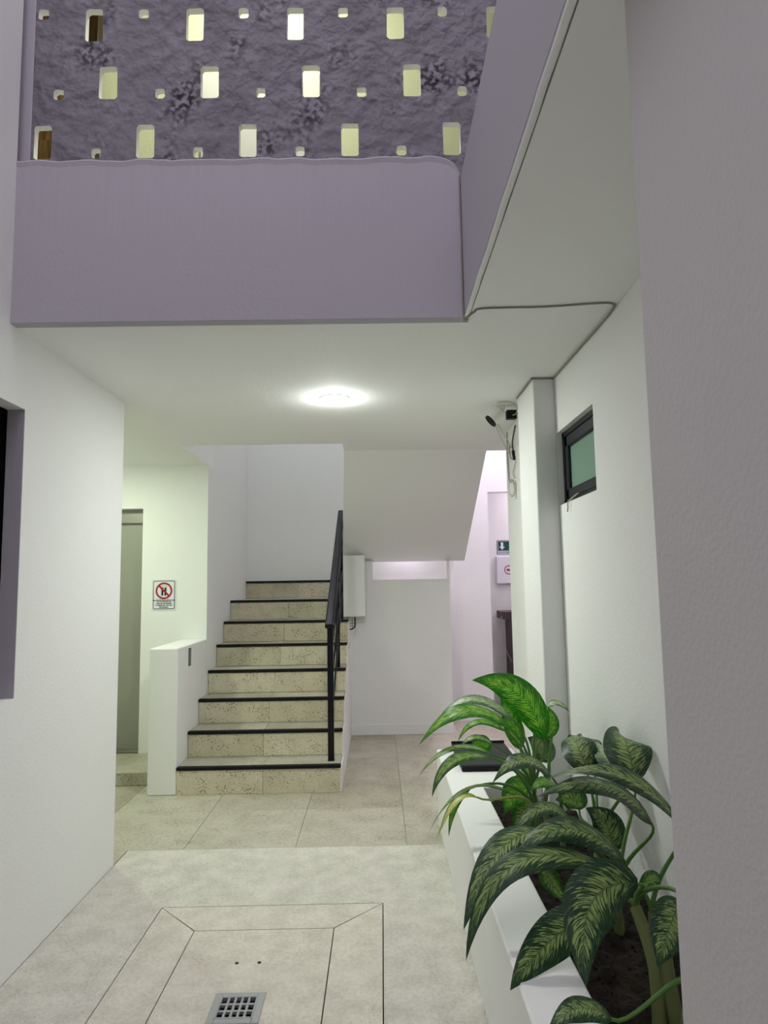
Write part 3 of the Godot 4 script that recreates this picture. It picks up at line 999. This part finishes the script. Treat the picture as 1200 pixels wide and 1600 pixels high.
	grow(middle_plant, Vector3(0.640, 0.588, -2.350), Vector3(0.534, 0.664, -2.300), Vector3(0.410, 0.591, -2.250), 0.033, "dark", 0.15, 0.00, false)
	grow(middle_plant, Vector3(0.496, 0.641, -2.150), Vector3(0.336, 0.622, -2.050), Vector3(0.219, 0.459, -1.950), 0.049, "dark", 0.15, 0.00, false)
	grow(middle_plant, Vector3(0.675, 0.576, -2.000), Vector3(0.372, 0.632, -1.950), Vector3(0.215, 0.416, -1.880), 0.044, "dark", 0.10, 0.00, false)
	grow(middle_plant, Vector3(0.477, 0.555, -2.100), Vector3(0.497, 0.525, -2.080), Vector3(0.531, 0.473, -2.050), 0.030, "mid", 0.15, 0.00, true)
	grow(middle_plant, Vector3(0.732, 0.542, -2.250), Vector3(0.722, 0.621, -2.250), Vector3(0.656, 0.677, -2.250), 0.053, "dark", 0.15, 0.00, true)
	grow(middle_plant, Vector3(0.734, 0.557, -2.600), Vector3(0.712, 0.592, -2.600), Vector3(0.647, 0.593, -2.600), 0.049, "mid", 0.15, 0.00, true)
	grow(near_plant, Vector3(0.620, 0.669, -1.720), Vector3(0.493, 0.644, -1.680), Vector3(0.451, 0.504, -1.600), 0.069, "dark", 0.10, 0.00, true)
	grow(near_plant, Vector3(0.566, 0.554, -1.850), Vector3(0.422, 0.490, -1.820), Vector3(0.306, 0.416, -1.750), 0.054, "dark", 0.12, 0.00, true)
	grow(near_plant, Vector3(0.694, 0.659, -1.650), Vector3(0.643, 0.625, -1.600), Vector3(0.593, 0.569, -1.550), 0.047, "dark", 0.15, 0.00, true)
	grow(near_plant, Vector3(0.647, 0.627, -1.780), Vector3(0.681, 0.657, -1.780), Vector3(0.696, 0.632, -1.780), 0.019, "mid", 0.40, 0.00, true)
	grow(near_plant, Vector3(0.471, 0.498, -1.500), Vector3(0.397, 0.532, -1.480), Vector3(0.328, 0.501, -1.460), 0.028, "dark", 0.10, 0.00, false)

func fittings() -> void:
	downlight("ceiling_lamp", "round recessed white downlight glowing in the passage ceiling", Vector3(-0.218, CEIL, -3.543), 0.068, MAIN_E, Color(0.98, 1.0, 0.98))
	downlight("ceiling_lamp", "round recessed downlight over the lift lobby behind the left wall", Vector3(-2.2, CEIL, -4.6), 0.068, LOBBY_E, Color(0.95, 1.0, 0.88))
	downlight("ceiling_lamp", "round downlight in the upper room behind the pierced wall", Vector3(-0.6, 5.2, -3.1), 0.1, UPPER_E, Color(1.0, 1.0, 0.86))
	downlight("ceiling_lamp", "round downlight high above the back corridor", Vector3(1.5, 5.2, -6.0), 0.1, PINK_E * 3.0, Color(0.97, 0.905, 1.0))
	downlight("ceiling_lamp", "round downlight in the alcove behind the counter", Vector3(1.95, 2.6, -7.34), 0.06, ALCOVE_E, Color(0.99, 0.91, 1.0))
	downlight("ceiling_lamp", "small round downlight under the landing behind the wall slot", Vector3(0.3, 1.93, -6.78), 0.05, 0.15, Color(1.0, 0.93, 1.0))
	downlight("ceiling_lamp", "round downlight high in the stairwell", Vector3(-0.7, 5.2, -6.0), 0.09, SHAFT_E, Color(0.97, 0.97, 1.0))
	# floor drain
	var dr := thing("floor_drain", "square grey metal floor drain grate set in the concrete", "drain", Vector3(-0.5035, -0.024, -2.461))
	put("drain_frame", many([[-0.0885, -0.012, -0.084, -0.062, 0.003, 0.084], [0.062, -0.012, -0.084, 0.0885, 0.003, 0.084], [-0.062, -0.012, -0.084, 0.062, 0.003, -0.058], [-0.062, -0.012, 0.058, 0.062, 0.003, 0.084]], 0.002), m.drain, dr)
	put("inner_ring", many([[-0.065, -0.01, -0.061, -0.058, 0.005, 0.061], [0.058, -0.01, -0.061, 0.065, 0.005, 0.061], [-0.058, -0.01, -0.061, 0.058, 0.005, -0.054], [-0.058, -0.01, 0.054, 0.058, 0.005, 0.061]], 0.0015), m.drain, dr)
	for k in 4:
		var x := -0.0352 + 0.02345 * k
		put("grate_bar", boxed(Vector3(x - 0.0042, -0.008, -0.055), Vector3(x + 0.0042, 0.003, 0.055), 0.001), m.drain, dr)
	for k in 2:
		var z := -0.0185 + 0.037 * k
		put("grate_bar", boxed(Vector3(-0.058, -0.008, z - 0.0045), Vector3(0.058, 0.0027, z + 0.0045), 0.001), m.drain, dr)
	put("pit", boxed(Vector3(-0.075, -0.044, -0.071), Vector3(0.075, -0.03, 0.071)), m.dark, dr)
	for k in 2:
		var st := begin()
		lathe(st, [Vector2(0.0075, 0.0), Vector2(0.0065, 0.003), Vector2(0.0, 0.0035)], Vector3(-0.559 + 0.0857 * k, -0.0235, -2.732), Vector3.UP, 12)
		var bolt := put("floor_bolt", st, m.joint)
		tag(bolt, "small dark bolt stub in the concrete, %s of the two behind the drain" % ["left", "right"][k], "bolt")
	# prohibition sign on the lift wall
	var sg := thing("warning_sign", "white sign with red prohibition circle on the lift wall", "sign", Vector3(-1.732, 1.334, -5.512))
	var st := begin()
	plate(st, -0.097, -0.124, 0.097, 0.124, 0.0, 0.004, 0.008)
	put("plate", st, m.sign_white, sg)
	st = begin()
	plate(st, -0.088, -0.114, 0.088, 0.114, 0.004, 0.0006, 0.012)
	put("border", st, m.sign_navy, sg)
	st = begin()
	plate(st, -0.0825, -0.0415, 0.0825, 0.1085, 0.0046, 0.0008, 0.008)
	plate(st, -0.0825, -0.1085, 0.0825, -0.047, 0.0046, 0.0008, 0.006)
	put("field", st, m.sign_white, sg)
	st = begin()
	box(st, Vector3(-0.026, -0.036, 0.0054), Vector3(-0.023, 0.074, 0.0062))
	box(st, Vector3(0.020, 0.0, 0.0054), Vector3(0.023, 0.074, 0.0062))
	box(st, Vector3(-0.026, 0.071, 0.0054), Vector3(0.023, 0.074, 0.0062))
	box(st, Vector3(-0.06, -0.037, 0.0054), Vector3(0.06, -0.034, 0.0062))
	put("lift_outline", st, m.steel_dark, sg)
	put("figure", boxed(Vector3(-0.019, -0.006, 0.0054), Vector3(-0.005, 0.06, 0.0063)), m.ink, sg)
	put("figure", boxed(Vector3(0.004, -0.006, 0.0054), Vector3(0.018, 0.06, 0.0063)), m.ink, sg)
	st = begin()
	flat_ring(st, Vector3(0, 0.033, 0.0058), 0.0535, 0.067, 0.001)
	put("red_ring", st, m.sign_red, sg)
	var bar := put("red_bar", boxed(Vector3(-0.058, -0.007, 0), Vector3(0.058, 0.007, 0.001)), m.sign_red, sg)
	bar.position = Vector3(0, 0.033, 0.0062)
	bar.rotation.z = -PI / 4
	var lines := ["NO SE UTILICE EN", "CASO DE INCENDIO", "O TEMBLOR, USE LAS", "ESCALERAS"]
	for k in 4:
		lettering("lettering", lines[k], 0.0098, Vector3(0, -0.0545 - 0.0148 * k, 0.0058), m.ink, sg, 0.152)
	# small lamp slot in the low wall
	var sl := thing("wall_slot", "small dark vertical slot plate in the low white wall beside the steps", "wall plate", Vector3(-1.386, 0.888, -5.025))
	put("frame", many([[0, -0.063, -0.026, 0.004, 0.063, -0.02], [0, -0.063, 0.02, 0.004, 0.063, 0.026], [0, -0.063, -0.02, 0.004, -0.057, 0.02], [0, 0.057, -0.02, 0.004, 0.063, 0.02]]), m.black, sl)
	put("insert", boxed(Vector3(0, -0.057, -0.02), Vector3(0.002, 0.057, 0.02)), m.steel_dark, sl)
	# signs, box and counter in the alcove
	sg = thing("exit_sign", "dark green evacuation arrow sign high on the alcove wall", "sign", Vector3(1.46, 1.775, -7.6))
	st = begin()
	plate(st, -0.115, -0.08, 0.115, 0.08, 0.0, 0.004, 0.01)
	put("plate", st, m.sign_green, sg)
	put("border", many([[-0.106, -0.074, 0.004, -0.101, 0.074, 0.005], [0.101, -0.074, 0.004, 0.106, 0.074, 0.005], [-0.101, 0.069, 0.004, 0.101, 0.074, 0.005], [-0.106, -0.074, 0.004, 0.106, -0.038, 0.0046]]), m.sign_white, sg)
	st = begin()
	box(st, Vector3(-0.07, 0.008, 0.004), Vector3(-0.042, 0.056, 0.005))
	tri(st, Vector3(-0.088, 0.008, 0.005), Vector3(-0.024, 0.008, 0.005), Vector3(-0.056, -0.028, 0.005), Vector3(0, 0, 1))
	put("arrow", st, m.sign_white, sg)
	st = begin()
	flat_ring(st, Vector3(0.05, 0.047, 0.004), 0.0, 0.011, 0.001, 20)
	for l in [[0.048, 0.034, 0.04, 0.006, 0.008], [0.04, 0.006, 0.062, -0.008, 0.006], [0.04, 0.006, 0.022, -0.022, 0.006], [0.046, 0.03, 0.075, 0.02, 0.004], [0.046, 0.03, 0.022, 0.018, 0.004]]:
		var a := Vector3(l[0], l[1], 0.0045)
		var b := Vector3(l[2], l[3], 0.0045)
		var w := (b - a).normalized().cross(Vector3(0, 0, 1)) * float(l[4])
		quad(st, a - w, a + w, b + w, b - w, Vector3(0, 0, 1))
	put("running_figure", st, m.sign_white, sg)
	lettering("lettering", "RUTA DE EVACUACION", 0.02, Vector3(0, -0.056, 0.0056), m.sign_green, sg, 0.19)
	var cb := thing("wall_cabinet", "white wall cabinet with red arrow roundel below the green sign", "cabinet", Vector3(1.52, 1.52, -7.6))
	put("door", boxed(Vector3(-0.19, -0.15, 0.05), Vector3(0.19, 0.15, 0.06), 0.003), m.sign_white, cb)
	put("body", boxed(Vector3(-0.195, -0.155, 0), Vector3(0.195, 0.155, 0.05), 0.003), m.panel_white, cb)
	st = begin()
	flat_ring(st, Vector3(-0.06, 0.0, 0.06), 0.04, 0.05, 0.001)
	put("red_ring", st, m.sign_red, cb)
	st = begin()
	tri(st, Vector3(-0.092, 0, 0.061), Vector3(-0.062, 0.02, 0.061), Vector3(-0.062, -0.02, 0.061), Vector3(0, 0, 1))
	box(st, Vector3(-0.062, -0.008, 0.06), Vector3(-0.032, 0.008, 0.061))
	put("arrow", st, m.sign_red, cb)
	var ct := thing("counter", "dark brown counter end with a leg panel in the back alcove", "counter", Vector3(1.7, 0, -7.35))
	put("counter_top", boxed(Vector3(-0.39, 0.995, -0.2), Vector3(0.7, 1.075, 0.14), 0.004), m.counter, ct)
	put("leg_panel", boxed(Vector3(-0.30, 0.0, -0.19), Vector3(-0.235, 0.995, 0.13), 0.003), m.counter, ct)
	put("front_panel", boxed(Vector3(-0.235, 0.0, -0.19), Vector3(0.7, 0.995, -0.15), 0.003), m.counter, ct)
	var wire := put("thin_cable", tubed(curve([Vector3(1.305, 1.03, -7.2), Vector3(1.29, 0.95, -7.2), Vector3(1.305, 0.8, -7.2), Vector3(1.345, 0.66, -7.2), Vector3(1.395, 0.55, -7.2)]), 0.003), m.cable_grey, null, true)
	tag(wire, "thin grey cable hanging from the end of the brown counter", "cable")
	# black box on the planter
	var bx := thing("flat_box", "flat black box lying on the white planter end behind the leaves", "box", Vector3(0.57, 0.425, -3.84))
	put("base", boxed(Vector3(-0.15, 0, -0.235), Vector3(0.15, 0.024, 0.235), 0.003), m.box_side, bx)
	put("lid", boxed(Vector3(-0.155, 0.024, -0.24), Vector3(0.155, 0.036, 0.24), 0.003), m.box_top, bx)
	put("lip", boxed(Vector3(-0.155, 0.036, -0.24), Vector3(0.155, 0.048, -0.225), 0.002), m.box_side, bx)
	# black wire rack on the side of the stairs
	var rk := thing("wire_rack", "small black rounded wire rack under the landing beside the steps", "rack", Vector3(-0.268, 1.04, -6.3))
	put("rack_frame", tubed(curve([Vector3(0.05, 0.052, 0), Vector3(0.05, -0.01, 0), Vector3(0.044, -0.04, 0), Vector3(0.025, -0.055, 0), Vector3(0.0, -0.062, 0)], 5), 0.006), m.rail, rk, true)
	put("rack_wire", tubed([Vector3(0.025, 0.052, 0), Vector3(0.025, -0.053, 0)], 0.002), m.rail, rk, true)
	put("rack_wire", tubed([Vector3(0.0, -0.01, 0), Vector3(0.05, -0.01, 0)], 0.002), m.rail, rk, true)
	put("rack_wire", tubed([Vector3(0.0, -0.03, 0), Vector3(0.046, -0.03, 0)], 0.002), m.rail, rk, true)
	security_camera()

func security_camera() -> void:
	var c := thing("security_camera", "white bullet security camera hanging from the ceiling beside the pillar", "security camera", Vector3(0.712, CEIL, -3.69))
	var st := begin()
	lathe(st, [Vector2(0.05, 0.0), Vector2(0.05, 0.006), Vector2(0.04, 0.012), Vector2(0.018, 0.016), Vector2(0.0, 0.016)], Vector3.ZERO, Vector3.DOWN, 28)
	put("mount", st, m.plastic, c)
	put("arm", tubed(curve([Vector3(0, -0.012, 0), Vector3(0.003, -0.03, 0), Vector3(-0.004, -0.045, -0.01)], 4), 0.011), m.plastic, c, true)
	var axis := Vector3(-0.62, -0.55, -0.05).normalized()
	var at := Vector3(-0.006, -0.046, -0.012)
	st = begin()
	lathe(st, [Vector2(0.0, -0.012), Vector2(0.022, -0.01), Vector2(0.032, 0.0), Vector2(0.035, 0.02), Vector2(0.037, 0.07), Vector2(0.038, 0.08)], at, axis, 28)
	put("body", st, m.plastic, c)
	st = begin()
	lathe(st, [Vector2(0.0385, 0.074), Vector2(0.039, 0.086), Vector2(0.034, 0.088), Vector2(0.031, 0.082), Vector2(0.0, 0.080)], at, axis, 28)
	put("lens_hood", st, m.black, c)
	var ad := thing("power_adapter", "small black power adapter box hanging behind the security camera", "adapter", Vector3(0.772, 2.342, -3.75))
	put("body", boxed(Vector3(-0.03, -0.026, -0.02), Vector3(0.028, 0.026, 0.02), 0.004), m.black, ad)
	put("plug_cord", tubed(curve([Vector3(0.026, 0.012, 0), Vector3(0.05, 0.014, -0.03), Vector3(0.1, 0.03, -0.1)], 4), 0.004), m.black, ad, true)
	var x := 0.872
	for q in [["white cable looping from the camera mount to the black adapter", m.cable, 0.0032, [Vector3(0.68, 2.388, -3.66), Vector3(0.70, 2.382, -3.62), Vector3(0.75, 2.382, -3.62), Vector3(0.785, 2.37, -3.66), Vector3(0.79, 2.34, -3.70), Vector3(0.775, 2.335, -3.726)]],
		["upper white cable stretched from the security camera to the wall behind the pillar", m.cable, 0.004, [Vector3(0.67, 2.315, -3.72), Vector3(0.76, 2.285, -3.95), Vector3(x, 2.255, -4.27)]],
		["lower white cable stretched from the security camera to the wall behind the pillar", m.cable, 0.003, [Vector3(0.665, 2.305, -3.72), Vector3(0.75, 2.265, -3.98), Vector3(x, 2.24, -4.37)]],
		["long grey cable running down the wall edge behind the pillar", m.cable_grey, 0.004, [Vector3(x, 2.385, -4.40), Vector3(x, 2.3, -4.41), Vector3(x, 2.15, -4.40), Vector3(x, 2.06, -4.38), Vector3(x, 2.04, -4.32)]],
		["dark cable dropping to the black connector on the wall", m.black, 0.004, [Vector3(x, 2.37, -4.13), Vector3(x, 2.32, -4.2), Vector3(x, 2.28, -4.24), Vector3(x, 2.22, -4.22)]],
		["grey looped cable left of the black connector", m.cable_grey, 0.0035, [Vector3(x, 2.29, -4.31), Vector3(x, 2.25, -4.34), Vector3(x, 2.2, -4.31), Vector3(x, 2.175, -4.25)]],
		["pale cable from the connector down to the coil", m.cable, 0.0035, [Vector3(x, 2.16, -4.15), Vector3(x, 2.12, -4.2), Vector3(x, 2.09, -4.25), Vector3(x, 2.05, -4.22)]]]:
		var o := put("cable", tubed(curve(q[3], 6), q[2]), q[1], null, true)
		tag(o, q[0], "cable")
	var cn := put("cable_connector", tubed(curve([Vector3(x, 2.225, -4.22), Vector3(x, 2.195, -4.21), Vector3(x, 2.165, -4.19)], 4), 0.011, 0.009, 10), m.black, null, true)
	tag(cn, "black cable connector hanging on the wall behind the pillar", "connector")
	st = begin()
	for k in 4:
		var ring := []
		for s in 25:
			var a := TAU * s / 24.0
			ring.append(Vector3(0.852 + cos(a) * (0.017 + 0.0015 * k), 1.985 + sin(a) * (0.052 + 0.004 * (k % 2)), -4.215 + 0.006 * k))
		tube(st, ring, 0.0024, 0.0024, 6)
	var co := put("cable_coil", st, m.cable, null, true)
	tag(co, "coil of pale cable hanging on the wall behind the pillar", "cable")
	# conduit cable along parapet corner, ceiling and wall
	var y := CEIL - 0.004
	var line := put("cable", tubed(curve([Vector3(0.336, 2.96, -2.45), Vector3(0.336, 2.7, -2.448), Vector3(0.336, 2.43, -2.448), Vector3(0.342, y - 0.002, -2.44), Vector3(0.37, y, -2.39), Vector3(0.40, y, -2.358), Vector3(0.62, y, -2.35), Vector3(0.80, y, -2.325), Vector3(0.858, y, -2.33), Vector3(0.873, y - 0.004, -2.37), Vector3(0.875, y - 0.006, -2.6), Vector3(0.875, y - 0.003, -3.0), Vector3(0.874, y - 0.003, -3.21), Vector3(0.86, y - 0.003, -3.22), Vector3(0.775, y - 0.003, -3.22), Vector3(0.769, y - 0.003, -3.24), Vector3(0.769, y - 0.003, -3.58)], 5), 0.0034), m.cable_grey, null, true)
	tag(line, "thin grey cable running from the parapet corner across the ceiling to the pillar", "cable")
	var hook := put("wire_stub", tubed(curve([Vector3(0.904, 1.792, -2.99), Vector3(0.89, 1.78, -3.01), Vector3(0.868, 1.755, -3.035), Vector3(0.868, 1.735, -3.04), Vector3(0.868, 1.715, -3.05)], 5), 0.0035), m.cable, null, true)
	tag(hook, "short white wire end hanging from the small window sill", "wire")
